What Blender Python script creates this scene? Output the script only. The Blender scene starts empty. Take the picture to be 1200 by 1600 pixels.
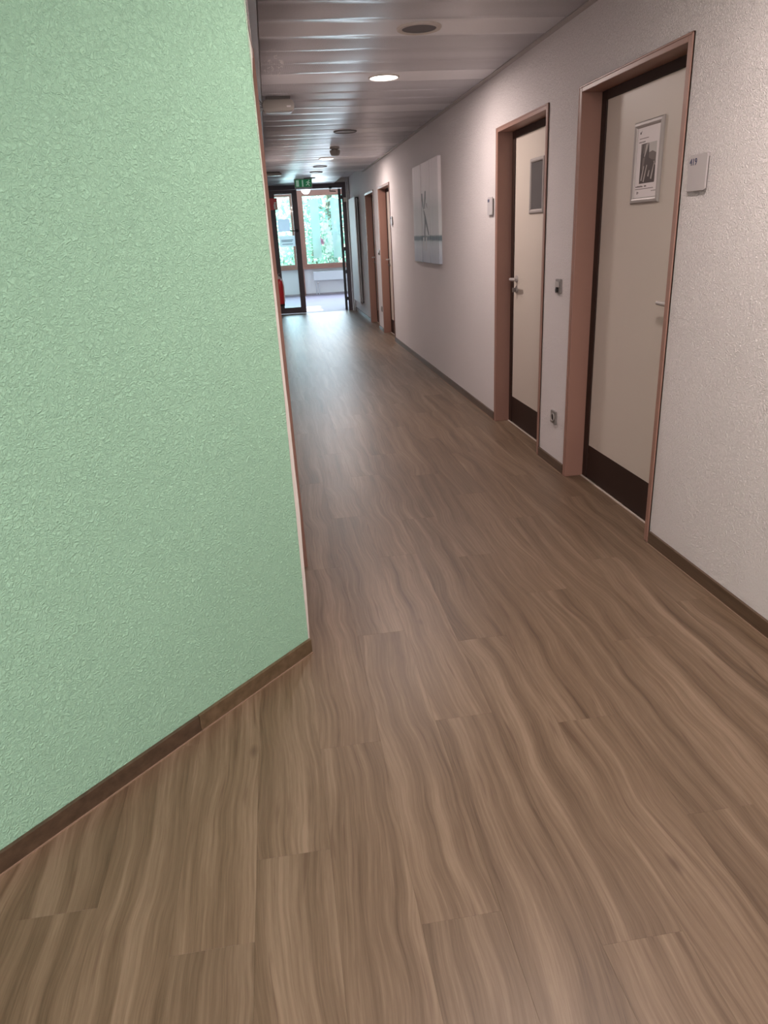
import bpy, bmesh, math, random
from mathutils import Vector, Matrix
random.seed(7)
S = bpy.context.scene
C = S.collection

# ------------------------------------------------------------------ camera
CAM_H = 1.43
cd = bpy.data.cameras.new('camera')
cam = bpy.data.objects.new('camera', cd); C.objects.link(cam)
R = ((0.98769493, -0.09898479, 0.12108156),
     (-0.14853081, -0.35132301, 0.9243975),
     (-0.04896256, -0.93100706, -0.36170224))      # rows: world axes in camera space (right, down, forward)
cam.matrix_world = Matrix(((R[0][0], -R[0][1], -R[0][2], 0),
                           (R[1][0], -R[1][1], -R[1][2], 0),
                           (R[2][0], -R[2][1], -R[2][2], CAM_H),
                           (0, 0, 0, 1)))
cd.sensor_fit = 'VERTICAL'; cd.sensor_height = 36.0; cd.lens = 36.0 * 1114.82 / 1600.0
cd.clip_start = 0.02; cd.clip_end = 200
S.camera = cam

# ------------------------------------------------------------------ sky, sun, exposure
w = bpy.data.worlds.new('sky'); S.world = w; w.use_nodes = True
nt = w.node_tree; bg = nt.nodes['Background']
sky = nt.nodes.new('ShaderNodeTexSky'); sky.sky_type = 'NISHITA'; sky.sun_disc = False
sky.sun_elevation = math.radians(40); sky.sun_rotation = math.radians(-80); sky.dust_density = 1.0
nt.links.new(sky.outputs[0], bg.inputs[0]); bg.inputs[1].default_value = 1.1
sd = bpy.data.lights.new('sun', 'SUN'); sd.energy = 17.0; sd.angle = math.radians(0.6); sd.color = (1.0, 0.95, 0.86)
sun = bpy.data.objects.new('sun', sd); C.objects.link(sun)
sun.rotation_euler = Vector((-0.72, -0.04, 0.62)).to_track_quat('Z', 'Y').to_euler(); sun.location = (-8, 20, 9)

def area(name, loc, rot, size, energy, color, shape='DISK', size_y=None, spread=180):
    a = bpy.data.lights.new(name, 'AREA'); a.shape = shape; a.size = size
    if size_y: a.size_y = size_y
    a.energy = energy; a.color = color; a.spread = math.radians(spread)
    o = bpy.data.objects.new(name, a); C.objects.link(o); o.location = loc; o.rotation_euler = rot
    return o
# added soft fill light behind the photographer; the hall has no window
area('hall_fill', (-0.4, -2.9, 1.6), (math.radians(90), 0, 0), 2.6, 38, (0.95, 0.97, 1.0), 'RECTANGLE', 1.7)
# daylight entering by the lobby windows
area('lobby_daylight', (1.2, 20.05, 1.65), (math.radians(-90), 0, 0), 3.6, 165, (0.72, 0.87, 1.0), 'RECTANGLE', 1.6)

S.view_settings.view_transform = 'Standard'; S.view_settings.look = 'None'
S.view_settings.gamma = 1.0; S.view_settings.use_curve_mapping = False
S.view_settings.exposure = 0.28
LAMP_COL = (1.0, 0.845, 0.79)

# ------------------------------------------------------------------ materials
def mat(name, col, rough=0.5, metal=0.0, spec=0.5, emit=None, estr=0.0, trans=0.0):
    m = bpy.data.materials.new(name); m.use_nodes = True
    b = m.node_tree.nodes['Principled BSDF']
    b.inputs['Base Color'].default_value = (*col, 1); b.inputs['Roughness'].default_value = rough
    b.inputs['Metallic'].default_value = metal; b.inputs['Specular IOR Level'].default_value = spec
    if emit: b.inputs['Emission Color'].default_value = (*emit, 1); b.inputs['Emission Strength'].default_value = estr
    return m
class NB:
    """tiny node builder"""
    def __init__(s, m): s.nt = m.node_tree; s.b = s.nt.nodes['Principled BSDF']
    def n(s, t, **kw):
        o = s.nt.nodes.new('ShaderNode' + t)
        for k, v in kw.items(): setattr(o, k, v)
        return o
    def l(s, a, b): s.nt.links.new(a, b)
    def math(s, op, a, b=None, c=None):
        o = s.n('Math', operation=op)
        for i, v in enumerate((a, b, c)):
            if v is None: continue
            if isinstance(v, (int, float)): o.inputs[i].default_value = v
            else: s.l(v, o.inputs[i])
        return o.outputs[0]
    def mapping(s, vec, sc, loc=(0, 0, 0)):
        o = s.n('Mapping'); o.inputs['Scale'].default_value = sc; o.inputs['Location'].default_value = loc
        s.l(vec, o.inputs[0]); return o.outputs[0]
    def noise(s, vec, scale, detail=2, rough=0.5, dist=0.0):
        o = s.n('TexNoise'); o.inputs['Scale'].default_value = scale; o.inputs['Detail'].default_value = detail
        o.inputs['Roughness'].default_value = rough; o.inputs['Distortion'].default_value = dist
        s.l(vec, o.inputs['Vector']); return o.outputs[0]
    def ramp(s, fac, stops):
        o = s.n('ValToRGB'); cr = o.color_ramp
        while len(cr.elements) < len(stops): cr.elements.new(0.5)
        for e, (p, c) in zip(cr.elements, stops):
            e.position = p; e.color = (*c, 1) if len(c) == 3 else c
        s.l(fac, o.inputs[0]); return o.outputs[0]
    def mix(s, fac, a, b, mode='MIX'):
        o = s.n('Mix', data_type='RGBA', blend_type=mode)
        for sock, v in ((o.inputs[0], fac), (o.inputs[6], a), (o.inputs[7], b)):
            if isinstance(v, (int, float)): sock.default_value = v
            elif isinstance(v, tuple): sock.default_value = (*v, 1)
            else: s.l(v, sock)
        return o.outputs[2]
    def bump(s, h, strength, dist):
        o = s.n('Bump'); o.inputs['Strength'].default_value = strength; o.inputs['Distance'].default_value = dist
        s.l(h, o.inputs['Height']); s.l(o.outputs[0], s.b.inputs['Normal'])
    def pos(s): return s.n('NewGeometry').outputs['Position']
    def obj(s): return s.n('TexCoord').outputs['Object']

def plaster(name, col, strength=0.6):
    m = mat(name, col, 0.85, spec=0.25); k = NB(m); p = k.pos()
    n1 = k.noise(p, 85, 3, 0.55, 0.9)
    n2 = k.noise(p, 190, 2, 0.5, 0.4)
    worm = k.math('ABSOLUTE', k.math('SUBTRACT', n1, 0.5))
    worm = k.math('SMOOTH_MIN', k.math('MULTIPLY', worm, 5.0), 0.8, 0.4)
    h = k.math('ADD', worm, k.math('MULTIPLY', n2, 0.45))
    k.bump(h, strength, 0.0044)
    v = k.noise(p, 1.3, 2)
    c = k.mix(0.06, col, k.ramp(v, [(0.35, tuple(x * 0.6 for x in col)), (0.65, col)]))
    k.l(c, k.b.inputs['Base Color'])
    return m
M = {}
M['white_plaster'] = plaster('white_plaster', (0.77, 0.725, 0.72), 0.9)
M['green_plaster'] = plaster('green_plaster', (0.355, 0.605, 0.445), 0.75)
M['smooth_white'] = mat('smooth_white', (0.76, 0.74, 0.72), 0.7)
M['filler'] = mat('filler', (0.60, 0.545, 0.51), 0.8)
M['frame_brown'] = mat('frame_brown', (0.285, 0.154, 0.117), 0.42)
M['dark_brown'] = mat('dark_brown', (0.026, 0.011, 0.007), 0.55, spec=0.3)
M['cream'] = mat('cream', (0.55, 0.495, 0.435), 0.45)
M['grey_metal'] = mat('grey_metal', (0.38, 0.35, 0.335), 0.48, 0.25)
M['steel'] = mat('steel', (0.55, 0.52, 0.50), 0.3, 0.85)
M['grey_plastic'] = mat('grey_plastic', (0.20, 0.185, 0.175), 0.45)
M['grey_plastic_light'] = mat('grey_plastic_light', (0.34, 0.31, 0.29), 0.4)
M['black'] = mat('black', (0.012, 0.011, 0.011), 0.5)
M['plate_grey'] = mat('plate_grey', (0.42, 0.385, 0.385), 0.5)
M['ink_blue'] = mat('ink_blue', (0.03, 0.035, 0.10), 0.6)
M['ink'] = mat('ink', (0.07, 0.05, 0.05), 0.7)
M['paper'] = mat('paper', (0.74, 0.69, 0.69), 0.6)
M['photo_dark'] = mat('photo_dark', (0.045, 0.028, 0.025), 0.45)
M['photo_mid'] = mat('photo_mid', (0.13, 0.10, 0.09), 0.45)
M['photo_pale'] = mat('photo_pale', (0.38, 0.34, 0.32), 0.45)
M['photo_sky'] = mat('photo_sky', (0.48, 0.46, 0.44), 0.45)
M['slate'] = mat('slate', (0.075, 0.07, 0.07), 0.35)
M['anthracite'] = mat('anthracite', (0.105, 0.080, 0.090), 0.38)
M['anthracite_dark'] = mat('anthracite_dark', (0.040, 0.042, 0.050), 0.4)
M['window_wood'] = mat('window_wood', (0.30, 0.145, 0.105), 0.4)
M['radiator_white'] = mat('radiator_white', (0.66, 0.67, 0.68), 0.6)
M['radiator_grey'] = mat('radiator_grey', (0.42, 0.45, 0.46), 0.4)
M['red'] = mat('red', (0.50, 0.022, 0.03), 0.3)
M['pale_white'] = mat('pale_white', (0.72, 0.70, 0.70), 0.5)
M['green_sign'] = mat('green_sign', (0.012, 0.20, 0.075), 0.35, emit=(0.01, 0.24, 0.09), estr=0.22)
M['sign_white'] = mat('sign_white', (0.62, 0.78, 0.70), 0.4, emit=(0.5, 0.8, 0.65), estr=0.15)
M['beige_plastic'] = mat('beige_plastic', (0.34, 0.32, 0.29), 0.42)
M['lamp_white'] = mat('lamp_white', (0.66, 0.60, 0.55), 0.4)
M['lamp_glass_dark'] = mat('lamp_glass_dark', (0.13, 0.115, 0.12), 0.5)
M['lamp_inner'] = mat('lamp_inner', (0.40, 0.34, 0.30), 0.4)
M['rim_dark'] = mat('rim_dark', (0.16, 0.14, 0.13), 0.4)
M['lamp_on'] = mat('lamp_on', (0.9, 0.85, 0.8), 0.4, emit=(1.0, 0.93, 0.90), estr=9.0)
M['globe'] = mat('globe', (0.9, 0.9, 0.9), 0.3, emit=(1.0, 1.0, 0.96), estr=2.2)
M['wire_grey'] = mat('wire_grey', (0.30, 0.32, 0.32), 0.4, 0.3)
M['caulk'] = mat('caulk', (0.25, 0.165, 0.115), 0.6)
M['seal_white'] = mat('seal_white', (0.55, 0.48, 0.43), 0.6)
M['bark'] = mat('bark', (0.22, 0.17, 0.14), 0.9)
M['grass'] = mat('grass', (0.10, 0.22, 0.07), 0.9)
M['film'] = None
M['house_wall'] = mat('house_wall', (0.70, 0.72, 0.72), 0.9)

def leaf_mat(name, col):
    m = mat(name, col, 0.5); k = NB(m)
    tr = k.n('BsdfTranslucent'); tr.inputs[0].default_value = (col[0] * 1.15, col[1] * 1.2, col[2] * 1.15, 1)
    mx = k.n('MixShader'); mx.inputs[0].default_value = 0.4
    out = k.nt.nodes['Material Output']
    k.l(k.b.outputs[0], mx.inputs[1]); k.l(tr.outputs[0], mx.inputs[2]); k.l(mx.outputs[0], out.inputs[0])
    return m
M['blossom'] = leaf_mat('blossom', (0.75, 0.71, 0.72))
M['blossom_pink'] = leaf_mat('blossom_pink', (0.70, 0.24, 0.40))
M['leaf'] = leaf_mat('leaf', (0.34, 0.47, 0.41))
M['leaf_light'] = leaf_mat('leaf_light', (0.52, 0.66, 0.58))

def glass(name, tint, refl=0.08):
    m = bpy.data.materials.new(name); m.use_nodes = True; t = m.node_tree
    t.nodes.remove(t.nodes['Principled BSDF']); out = t.nodes['Material Output']
    a = t.nodes.new('ShaderNodeBsdfTransparent'); a.inputs[0].default_value = (*tint, 1)
    g = t.nodes.new('ShaderNodeBsdfGlossy'); g.inputs['Roughness'].default_value = 0.03
    f = t.nodes.new('ShaderNodeFresnel'); f.inputs[0].default_value = 1.45
    x = t.nodes.new('ShaderNodeMixShader')
    t.links.new(f.outputs[0], x.inputs[0]); t.links.new(a.outputs[0], x.inputs[1]); t.links.new(g.outputs[0], x.inputs[2])
    t.links.new(x.outputs[0], out.inputs[0])
    return m
M['glass'] = glass('glass', (0.91, 0.985, 0.98))
M['glass_clear'] = glass('glass_clear', (0.84, 0.975, 0.965))
def film(name, col, alpha):
    m = bpy.data.materials.new(name); m.use_nodes = True; k = NB(m)
    k.b.inputs['Base Color'].default_value = (*col, 1); k.b.inputs['Roughness'].default_value = 0.8
    tl = k.n('BsdfTranslucent'); tl.inputs[0].default_value = (*col, 1)
    tr = k.n('BsdfTransparent'); a = k.n('MixShader'); b = k.n('MixShader')
    a.inputs[0].default_value = 0.7; b.inputs[0].default_value = alpha
    k.l(k.b.outputs[0], a.inputs[1]); k.l(tl.outputs[0], a.inputs[2])
    k.l(tr.outputs[0], b.inputs[1]); k.l(a.outputs[0], b.inputs[2]); k.l(b.outputs[0], k.nt.nodes['Material Output'].inputs[0])
    return m
M['film'] = film('film', (0.82, 0.92, 0.92), 0.62)

def wood_floor():
    m = mat('oak_vinyl', (0.3, 0.2, 0.13), 0.36, spec=0.5); k = NB(m)
    rnd = k.n('ObjectInfo').outputs['Random']
    off = k.n('CombineXYZ'); k.l(k.math('MULTIPLY', rnd, 53.0), off.inputs[0]); k.l(k.math('MULTIPLY', rnd, 91.0), off.inputs[1])
    va = k.n('VectorMath', operation='ADD'); k.l(k.obj(), va.inputs[0]); k.l(off.outputs[0], va.inputs[1]); p = va.outputs[0]
    # lateral wander of the grain along the plank
    warp = k.noise(k.mapping(p, (1.0, 0.9, 1)), 1.6, 2, 0.5)
    warp2 = k.noise(k.mapping(p, (5, 3.2, 1)), 1.5, 1, 0.5)
    wx = k.math('ADD', k.math('MULTIPLY', k.math('SUBTRACT', warp, 0.5), 0.13), k.math('MULTIPLY', k.math('SUBTRACT', warp2, 0.5), 0.010))
    sep = k.n('SeparateXYZ'); k.l(p, sep.inputs[0])
    com = k.n('CombineXYZ'); k.l(k.math('ADD', sep.outputs[0], wx), com.inputs[0]); k.l(sep.outputs[1], com.inputs[1]); q = com.outputs[0]
    broad = k.noise(k.mapping(q, (17, 0.55, 1)), 1.0, 2, 0.5)
    mid = k.noise(k.mapping(q, (55, 1.5, 1)), 1.0, 4, 0.65)
    fine = k.noise(k.mapping(q, (240, 6, 1)), 1.0, 4, 0.75)
    wv = k.n('TexWave', wave_type='BANDS', bands_direction='X'); wv.inputs['Scale'].default_value = 20
    wv.inputs['Distortion'].default_value = 6; wv.inputs['Detail'].default_value = 2; wv.inputs['Detail Scale'].default_value = 1.0
    k.l(k.mapping(q, (1.0, 0.10, 1)), wv.inputs['Vector']); ring = wv.outputs['Fac']
    t = k.math('ADD', k.math('MULTIPLY', broad, 0.50), k.math('MULTIPLY', mid, 0.28))
    t = k.math('ADD', t, k.math('MULTIPLY', fine, 0.30)); t = k.math('ADD', t, k.math('MULTIPLY', ring, 0.03))
    c = k.ramp(t, [(0.39, (0.062, 0.036, 0.020)), (0.48, (0.116, 0.074, 0.044)), (0.57, (0.155, 0.103, 0.065)), (0.69, (0.230, 0.163, 0.111))])
    # sparse dark cracks and knots
    cr = k.noise(k.mapping(q, (70, 3.2, 1)), 1.0, 2, 0.5)
    crm = k.ramp(cr, [(0.63, (0, 0, 0)), (0.73, (1, 1, 1))])
    c = k.mix(k.math('MULTIPLY', crm, 0.55), c, (0.085, 0.045, 0.026))
    vo = k.n('TexVoronoi'); vo.inputs['Scale'].default_value = 1.0; k.l(k.mapping(q, (5.5, 2.2, 1)), vo.inputs['Vector'])
    kn = k.ramp(vo.outputs['Distance'], [(0.02, (1, 1, 1)), (0.085, (0, 0, 0))])
    c = k.mix(k.math('MULTIPLY', kn, 0.7), c, (0.065, 0.034, 0.020))
    tone = k.math('ADD', 0.93, k.math('MULTIPLY', rnd, 0.14))
    tc = k.n('CombineColor'); [k.l(tone, tc.inputs[i]) for i in range(3)]
    c = k.mix(1.0, c, tc.outputs[0], 'MULTIPLY')
    k.l(c, k.b.inputs['Base Color'])
    k.l(k.math('ADD', 0.34, k.math('MULTIPLY', fine, 0.16)), k.b.inputs['Roughness'])
    k.bump(k.math('ADD', fine, k.math('MULTIPLY', mid, 0.6)), 0.22, 0.0006)
    return m
M['oak'] = wood_floor()
def base_wood(name, c1, c2, axis=1):
    m = mat(name, c1, 0.42); k = NB(m)
    sc = [40, 40, 40]; sc[axis] = 1.6
    n = k.noise(k.mapping(k.obj(), tuple(sc)), 1.0, 3, 0.6)
    k.l(k.ramp(n, [(0.3, c1), (0.7, c2)]), k.b.inputs['Base Color']); return m
M['skirting'] = base_wood('skirting', (0.060, 0.034, 0.020), (0.12, 0.075, 0.046))
M['skirting_olive'] = base_wood('skirting_olive', (0.085, 0.056, 0.028), (0.15, 0.10, 0.058))
M['skirting_dark'] = base_wood('skirting_dark', (0.050, 0.030, 0.018), (0.095, 0.060, 0.036))

def ceiling_mat(name, perforated):
    m = mat(name, (0.47, 0.445, 0.44), 0.38, 0.0, 0.8); k = NB(m); p = k.pos()
    col = (0.50, 0.475, 0.47)
    if perforated:
        vo = k.n('TexVoronoi'); vo.inputs['Scale'].default_value = 170; vo.inputs['Randomness'].default_value = 0.0
        k.l(p, vo.inputs['Vector'])
        d = k.ramp(vo.outputs['Distance'], [(0.20, (0.16, 0.155, 0.155)), (0.30, (0.70, 0.705, 0.75))])
    else:
        d = k.mix(0.0, (0.88, 0.885, 0.92), col)
    # white filler splashes near the emergency lamp
    sp = k.n('VectorMath', operation='SUBTRACT'); k.l(p, sp.inputs[0]); sp.inputs[1].default_value = (0.125, 5.05, 2.41)
    s2 = k.n('VectorMath', operation='MULTIPLY'); k.l(sp.outputs[0], s2.inputs[0]); s2.inputs[1].default_value = (14, 2.3, 1)
    ln = k.n('VectorMath', operation='LENGTH'); k.l(s2.outputs[0], ln.inputs[0])
    inside = k.ramp(ln.outputs['Value'], [(0.80, (1, 1, 1)), (1.0, (0, 0, 0))])
    n = k.noise(k.mapping(p, (48, 12, 1)), 1.0, 2, 0.6)
    blot = k.ramp(n, [(0.57, (0, 0, 0)), (0.61, (1, 1, 1))])
    c = k.mix(k.math('MULTIPLY', inside, blot), d, (0.95, 0.95, 0.96))
    k.l(c, k.b.inputs['Base Color'])
    return m
M['ceil_plain'] = ceiling_mat('ceil_plain', False)
M['ceil_perf'] = ceiling_mat('ceil_perf', True)
M['ceil_slab'] = mat('ceil_slab', (0.10, 0.095, 0.095), 0.8)
M['ceil_hall'] = mat('ceil_hall', (0.62, 0.60, 0.59), 0.5)
M['ceil_white'] = mat('ceil_white', (0.74, 0.76, 0.78), 0.6)
M['trim_grey'] = mat('trim_grey', (0.44, 0.41, 0.40), 0.4)

def canvas_art():
    # a wide pale seascape spread over three canvases; world coordinates along the wall
    m = mat('canvas_print', (0.6, 0.6, 0.6), 0.7); k = NB(m)
    s = k.n('SeparateXYZ'); k.l(k.pos(), s.inputs[0]); y = s.outputs[1]; z = s.outputs[2]
    zz = k.math('DIVIDE', k.math('SUBTRACT', z, 1.13), 0.97)
    wob = k.noise(k.mapping(k.pos(), (1, 3, 16)), 1.0, 3)
    zz2 = k.math('ADD', zz, k.math('MULTIPLY', k.math('SUBTRACT', wob, 0.5), 0.03))
    c = k.ramp(zz2, [(0.0, (0.40, 0.45, 0.54)), (0.06, (0.42, 0.47, 0.55)), (0.17, (0.52, 0.58, 0.63)), (0.215, (0.46, 0.54, 0.58)),
                     (0.235, (0.085, 0.135, 0.165)), (0.268, (0.095, 0.15, 0.175)), (0.285, (0.58, 0.61, 0.62)), (0.55, (0.56, 0.575, 0.58)), (0.72, (0.78, 0.74, 0.75)), (1.0, (0.86, 0.80, 0.81))])
    n2 = k.noise(k.mapping(k.pos(), (1, 18, 1.2)), 1.0, 3)
    c = k.mix(0.10, c, k.ramp(n2, [(0.35, (0.25, 0.28, 0.3)), (0.65, (0.7, 0.68, 0.67))]))
    k.l(c, k.b.inputs['Base Color']); return m
M['canvas_print'] = canvas_art()
M['stroke'] = mat('stroke', (0.15, 0.165, 0.175), 0.7)
M['stroke_pale'] = mat('stroke_pale', (0.50, 0.53, 0.54), 0.7)

# ------------------------------------------------------------------ mesh helpers
class MB:
    def __init__(s): s.v = []; s.f = []; s.m = []
    def add(s, vs, fs, mi=0):
        o = len(s.v); s.v += [tuple(a) for a in vs]; s.f += [tuple(i + o for i in f) for f in fs]; s.m += [mi] * len(fs); return s
    def box(s, x0, x1, y0, y1, z0, z1, mi=0):
        x0, x1 = sorted((x0, x1)); y0, y1 = sorted((y0, y1)); z0, z1 = sorted((z0, z1))
        vs = [(x, y, z) for z in (z0, z1) for y in (y0, y1) for x in (x0, x1)]
        return s.add(vs, [(0, 2, 3, 1), (4, 5, 7, 6), (0, 1, 5, 4), (2, 6, 7, 3), (0, 4, 6, 2), (1, 3, 7, 5)], mi)
    def obox(s, c, u, v, n, a, b, d, mi=0):
        """box from corner c along unit vectors u,v,n with lengths a,b,d"""
        c, u, v, n = map(Vector, (c, u, v, n))
        vs = [c + u * i + v * j + n * k for k in (0, d) for j in (0, b) for i in (0, a)]
        return s.add(vs, [(0, 2, 3, 1), (4, 5, 7, 6), (0, 1, 5, 4), (2, 6, 7, 3), (0, 4, 6, 2), (1, 3, 7, 5)], mi)
    def prism(s, pts, off, mi=0):
        """closed polygon pts (3D) extruded by off"""
        n = len(pts); off = Vector(off); vs = [Vector(p) for p in pts] + [Vector(p) + off for p in pts]
        fs = [tuple(range(n - 1, -1, -1)), tuple(range(n, 2 * n))] + [(i, (i + 1) % n, n + (i + 1) % n, n + i) for i in range(n)]
        return s.add(vs, fs, mi)
    def lathe(s, prof, c, axis, seg=32, mi=0, capped=True):
        """prof: (radius, height) list along axis"""
        a = Vector(axis).normalized(); t = Vector((0, 0, 1)) if abs(a.z) < 0.9 else Vector((1, 0, 0))
        u = a.cross(t).normalized(); v = a.cross(u); c = Vector(c); vs = []; fs = []
        for r, h in prof:
            for i in range(seg):
                an = 2 * math.pi * i / seg; vs.append(c + a * h + (u * math.cos(an) + v * math.sin(an)) * r)
        for j in range(len(prof) - 1):
            for i in range(seg):
                i2 = (i + 1) % seg; fs.append((j * seg + i, j * seg + i2, (j + 1) * seg + i2, (j + 1) * seg + i))
        if capped:
            if prof[0][0] > 1e-6: fs.append(tuple(range(seg - 1, -1, -1)))
            if prof[-1][0] > 1e-6: fs.append(tuple((len(prof) - 1) * seg + i for i in range(seg)))
        return s.add(vs, fs, mi)
    def tube(s, pts, r, seg=10, mi=0):
        pts = [Vector(p) for p in pts]; rr = r if isinstance(r, (list, tuple)) else [r] * len(pts); vs = []; fs = []
        for j, p in enumerate(pts):
            d = (pts[min(j + 1, len(pts) - 1)] - pts[max(j - 1, 0)]).normalized()
            t = Vector((0, 0, 1)) if abs(d.z) < 0.9 else Vector((0, 1, 0))
            u = d.cross(t).normalized(); v = d.cross(u)
            for i in range(seg):
                an = 2 * math.pi * i / seg; vs.append(p + (u * math.cos(an) + v * math.sin(an)) * rr[j])
        for j in range(len(pts) - 1):
            for i in range(seg):
                i2 = (i + 1) % seg; fs.append((j * seg + i, j * seg + i2, (j + 1) * seg + i2, (j + 1) * seg + i))
        fs.append(tuple(range(seg - 1, -1, -1))); fs.append(tuple((len(pts) - 1) * seg + i for i in range(seg)))
        return s.add(vs, fs, mi)
def rrect(w, h, r, seg=5):
    out = []
    for cx, cy, a0 in ((w - r, r, -90), (w - r, h - r, 0), (r, h - r, 90), (r, r, 180)):
        for i in range(seg + 1):
            a = math.radians(a0 + 90 * i / seg); out.append((cx + r * math.cos(a), cy + r * math.sin(a)))
    return out

def wloc(o):
    v = Vector((0, 0, 0))
    while o: v += o.location; o = o.parent
    return v
def build(name, mb, m, parent=None, origin=None, bevel=0.0, smooth=False, label=None):
    """mb in world coordinates -> one mesh object (child of parent when given)"""
    base = wloc(parent) if parent else Vector((0, 0, 0))
    if origin is None:
        if parent: org = base
        else:
            xs = [v[0] for v in mb.v]; ys = [v[1] for v in mb.v]; zs = [v[2] for v in mb.v]
            org = Vector(((min(xs) + max(xs)) / 2, (min(ys) + max(ys)) / 2, min(zs)))
    else: org = Vector(origin)
    me = bpy.data.meshes.new(name)
    me.from_pydata([tuple(Vector(v) - org) for v in mb.v], [], mb.f)
    for mm in (m if isinstance(m, (list, tuple)) else [m]): me.materials.append(mm)
    for p, i in zip(me.polygons, mb.m): p.material_index = i; p.use_smooth = smooth
    bm = bmesh.new(); bm.from_mesh(me); bmesh.ops.recalc_face_normals(bm, faces=bm.faces); bm.to_mesh(me); bm.free()
    o = bpy.data.objects.new(name, me); C.objects.link(o)
    if parent: o.parent = parent
    o.location = org - base
    if bevel:
        b = o.modifiers.new('bevel', 'BEVEL'); b.width = bevel; b.segments = 2; b.limit_method = 'ANGLE'; b.angle_limit = math.radians(40)
    if smooth:
        e = o.modifiers.new('split', 'EDGE_SPLIT'); e.split_angle = math.radians(40)
    if label: o['label'] = label
    return o
def tag(o, label, cat, group=None, kind=None):
    o['label'] = label; o['category'] = cat
    if group: o['group'] = group
    if kind: o['kind'] = kind
    return o
def thing(name, loc, label, cat, group=None, kind=None):
    o = bpy.data.objects.new(name, None); C.objects.link(o); o.location = loc; o.empty_display_size = 0.1
    return tag(o, label, cat, group, kind)
def struct(name, mb, m, label, cat, bevel=0.0):
    return tag(build(name, mb, m, bevel=bevel), label, cat, kind='structure')

# ------------------------------------------------------------------ room shell
XW = 1.648            # face of right wall
ZC = 2.416            # corridor ceiling
YE = 15.33            # far glazed door
CX, CY = 0.0, 2.313   # green wall corner
GD = Vector((-0.6965, -0.7176, 0)); GN = Vector((0.7176, -0.6965, 0))
ZV = Vector((0, 0, 1))
DOORS = [(2.915, 3.978), (4.415, 5.425), (10.285, 11.35), (11.88, 12.90)]
HEAD = 2.083

# floor: sub-base plus individual vinyl planks
fl = struct('floor', MB().box(-2.6, 1.86, -3.0, YE, -0.06, -0.004), M['black'], 'brown wood-look plank floor running down the corridor', 'floor')
PW, PL = 0.1835, 1.25
joints = {-1: 1.38, 0: 1.76, 1: 1.13, 2: 1.82, 3: 1.01, 4: 1.73, 5: 1.31, 6: 2.13, 7: 1.55, 8: 2.35}
def plank_mesh(wd, ln):
    b = 0.0003; hw, hl = wd / 2, ln / 2
    vs = [(-hw, -hl, -0.004), (hw, -hl, -0.004), (hw, hl, -0.004), (-hw, hl, -0.004),
          (-hw, -hl, -b), (hw, -hl, -b), (hw, hl, -b), (-hw, hl, -b),
          (-hw + b, -hl + b, 0), (hw - b, -hl + b, 0), (hw - b, hl - b, 0), (-hw + b, hl - b, 0)]
    fs = [(3, 2, 1, 0), (8, 9, 10, 11)]
    for i in range(4):
        j = (i + 1) % 4; fs += [(i, j, 4 + j, 4 + i), (4 + i, 4 + j, 8 + j, 8 + i)]
    me = bpy.data.meshes.new('plank'); me.from_pydata(vs, [], fs); me.materials.append(M['oak']); return me
pm = plank_mesh(PW - 0.0001, PL - 0.0001); pms = {}
flb = wloc(fl)
for col in range(-14, 10):
    x = (col + 0.5) * PW
    j0 = joints.get(col, 1.0 + (col * 0.4371 % 1.0) * PL)
    y0 = j0 - 4 * PL
    while y0 < YE:
        y1 = min(y0 + PL, YE); yc = (y0 + y1) / 2
        hidden = (x < 0 and y0 > CY) or (x < 0 and (Vector((x + PW / 2, y0, 0)) - Vector((CX, CY, 0))).dot(GN) < -0.02 and y0 > CY + 1.03 * x)
        if col == -1 and y0 < 3.1: hidden = False
        if y1 > -2.9 and not hidden:
            ln = round(y1 - y0, 3)
            if ln > PL - 0.002: me = pm
            else: me = pms.setdefault(ln, None) or plank_mesh(PW - 0.0001, ln - 0.0001); pms[ln] = me
            o = bpy.data.objects.new('plank', me); C.objects.link(o); o.parent = fl; o.location = Vector((x, yc, 0)) - flb
        y0 += PL

# right wall, pierced by four door openings
mb = MB(); y = -3.0
for a, b in DOORS:
    mb.box(XW, XW + 0.22, y, a + 0.012, 0, 2.6); mb.box(XW, XW + 0.22, a + 0.012, b - 0.012, HEAD - 0.012, 2.6); y = b - 0.012
mb.box(XW, XW + 0.22, y, YE + 0.1, 0, 2.6)
wr = struct('wall_right', mb, M['white_plaster'], 'long white rough-plastered wall on the right with four doors', 'wall')
# green wall, set at an angle
mb = MB().obox((CX, CY, 0), GD, ZV, -GN, 3.2, 2.6, 0.12)
struct('wall_green', mb, M['green_plaster'], 'mint green rough-plastered wall at an angle on the left', 'wall')
# left corridor wall beyond the corner: opening with a door, then wall
mb = MB().box(-0.2, 0.008, 3.10, YE + 0.1, 0, 2.6).box(-0.2, 0.0, 2.40, 3.10, HEAD - 0.02, 2.6).box(-0.35, -0.171, 2.388, 3.10, 0, 2.6).box(-0.2, -0.0855, 2.39, 2.43, 0, 2.6)  # last two blocks are unseen, added to seal out leaking sunlight
struct('wall_left', mb, M['white_plaster'], 'white left corridor wall beyond the green corner', 'wall')
# hall behind the photographer
struct('wall_back', MB().box(-2.6, 1.87, -3.2, -3.0, 0, 2.6), M['white_plaster'], 'white wall behind the photographer', 'wall')
e0 = Vector((CX, CY, 0)) + GD * 3.2
struct('wall_hall', MB().box(e0.x - 0.25, e0.x - 0.05, -3.0, e0.y + 0.1, 0, 2.6), M['white_plaster'], 'white side wall of the hall behind the photographer', 'wall')

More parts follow.
